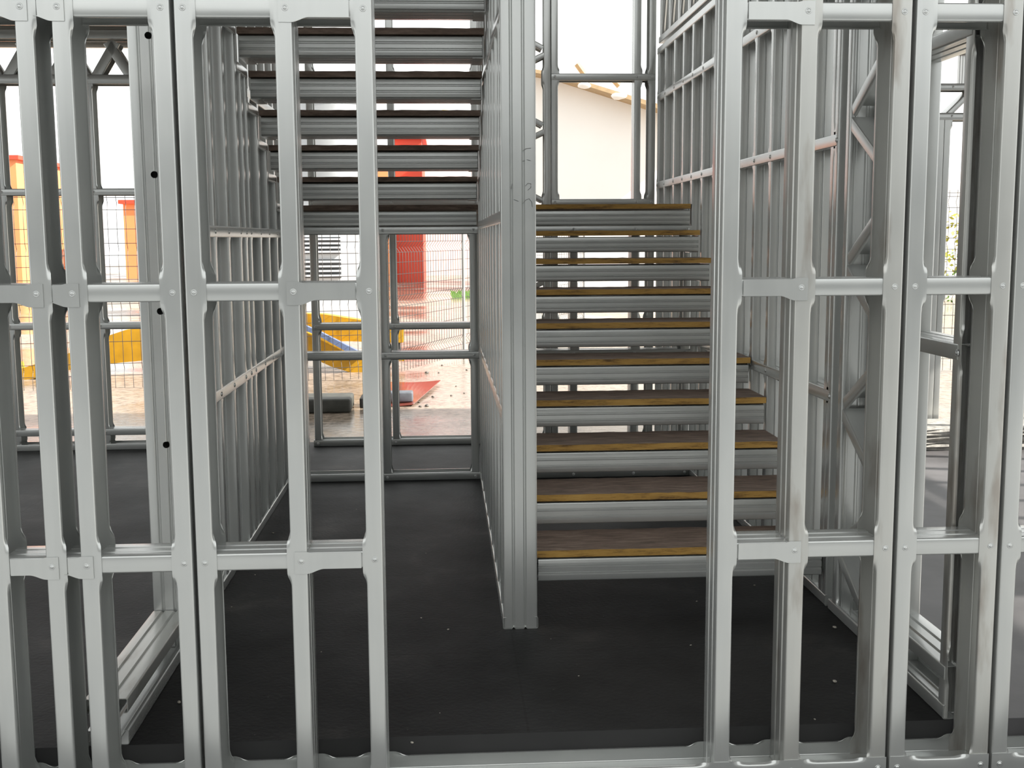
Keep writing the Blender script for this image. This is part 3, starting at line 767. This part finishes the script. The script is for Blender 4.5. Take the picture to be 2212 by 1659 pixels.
bldg('white_building', 'white building directly right of the red shed', (920, 1150), 250, 602, 45.5, 8, M_WHITE)
# white workshop with an overhanging eave
wb = thing('white_workshop', 'large white workshop with sloping tan eave seen through the back frame', 'building', (5.0, 33, GZ))
P = [at(1110, 628, 30), at(1540, 628, 30), at(1540, 262, 30), at(1205, 160, 30), at(1110, 135, 30)]
for q in P[:2]: q.z = GZ
prism('wall', P, 8, M_WHITE, wb)
P = [at(1100, 140, 29.2), at(1205, 158, 29.2), at(1545, 262, 29.2), at(1545, 274, 29.2), at(1205, 166, 29.2), at(1100, 147, 29.2)]
prism('eave', P, 9, M_TAN, wb)
for (x, y) in ((1262, 182), (1337, 205)):
    lump('eave_lamp', at(x, y+3, 28.9), (0.24, 0.2, 0.1), M_WHITE, x, wb)
for q_ in ([at(1262, 160, 29.6), at(1246, 138, 29.6)], [at(1338, 186, 29.6), at(1322, 168, 29.6)]): tubes('rafter_end', [q_], 0.09, M_TAN, wb, 6)
wr = bpy.data.objects.new('wall_right', None); C.objects.link(wr); wr.location = (7.06, 2.5, 0); wr['kind'] = 'structure'
ytrack(wr, 7.0, 7.12, 0.14, 4.9, 0.0); ytrack(wr, 7.0, 7.12, 0.14, 4.9, 3.38, False, 'top_track')
for i in range(12): ystud(wr, 7.0, 7.12, 0.14+0.42*i, 0.003, 3.37)
# roof whirl vent
tag(lump('roof_vent', at(958, 243, 41), (0.28, 0.28, 0.1), M_TAN, 5), 'small tan vent cap on the roof of the white building', 'vent')

# bushes and kerb to the right
def bush(name, label, c, s, mat, seed, n=700):
    rnd = random.Random(seed); V, Fc = [], []
    for i in range(n):
        while True:
            q = Vector((rnd.uniform(-1, 1), rnd.uniform(-1, 1), rnd.uniform(0, 1)))
            if q.x*q.x+q.y*q.y+(q.z*0.9)**2 < 1 and q.length > 0.35: break
        q = Vector((q.x*s[0], q.y*s[1], q.z*s[2])); l_ = rnd.uniform(0.08, 0.2)*s[2]*0.5
        d = Vector((rnd.gauss(0, 1), rnd.gauss(0, 1), rnd.gauss(0.4, 1))).normalized(); e = d.cross(Vector((rnd.gauss(0, 1), rnd.gauss(0, 1), rnd.gauss(0, 1)))).normalized()
        b = len(V); V += [q, q+d*l_*0.5+e*l_*0.25, q+d*l_, q+d*l_*0.5-e*l_*0.25]; Fc.append([b, b+1, b+2, b+3])
    root = thing(name, label, 'bush', c, 'bushes beyond the right fence')
    me = bpy.data.meshes.new('foliage'); me.from_pydata([tuple(v) for v in V], [], Fc); me.materials.append(mat); link('foliage', me, root)
    tubes('stem', [[Vector(c), Vector(c)+Vector((0.05, 0, s[2]*0.5))]], 0.05, M_STONE, root)
    return root
q = at(2060, 590, 24); bush('bush', 'yellow flowering bush beyond the fence at the right', (q.x, 25.4, GZ), (2.4, 1.2, 2.15), M_LEAFY, 3)
bush('bush', 'green bush growing in front of the yellow one at the right', (q.x+0.2, 23.0, GZ), (2.0, 0.8, 1.15), M_LEAF, 4)
tag(box('garden_wall', (11.5, 29, GZ), (26, 29.3, 3.2), M_WHITE), 'long white garden wall behind the bushes at the right', 'wall', kind='thing')
kb = thing('concrete_kerb', 'rough broken concrete kerb at the back of the right room floor', 'kerb', (3.9, 4.5, 0))
bm = bmesh.new(); bmesh.ops.create_cube(bm, size=1, matrix=Matrix.Translation((0, 0, 0.07)) @ Matrix.Diagonal((2.6, 0.44, 0.14, 1)))
bmesh.ops.subdivide_edges(bm, edges=bm.edges[:], cuts=14, use_grid_fill=True)
rnd = random.Random(9)
for v in bm.verts:
    if v.co.y < -0.15: v.co.y += rnd.uniform(-0.02, 0.03); v.co.z *= rnd.uniform(0.93, 1.03)
me = bpy.data.meshes.new('slab'); bm.to_mesh(me); bm.free(); me.materials.append(M_CONC); link('slab', me, kb)
# low grass strip by the far fence
gs = bmesh.new(); rnd = random.Random(12); V, Fc = [], []
for i in range(5000):
    x, y = (rnd.uniform(-15, -9) if rnd.random() < 0.7 else rnd.uniform(0.2, 3)), rnd.uniform(26.5, 28.7); h = rnd.uniform(0.04, 0.16); dx = rnd.uniform(-0.06, 0.06)
    b = len(V); V += [Vector((x, y, GZ)), Vector((x+0.05, y, GZ)), Vector((x+dx, y+0.02, GZ+h))]; Fc.append([b, b+1, b+2])
gs.free()
me = bpy.data.meshes.new('grass_strip'); me.from_pydata([tuple(v) for v in V], [], Fc); me.materials.append(M_LEAF)
tag(link('grass_strip', me), 'sparse green grass growing at the far side of the yard', 'grass', kind='stuff')
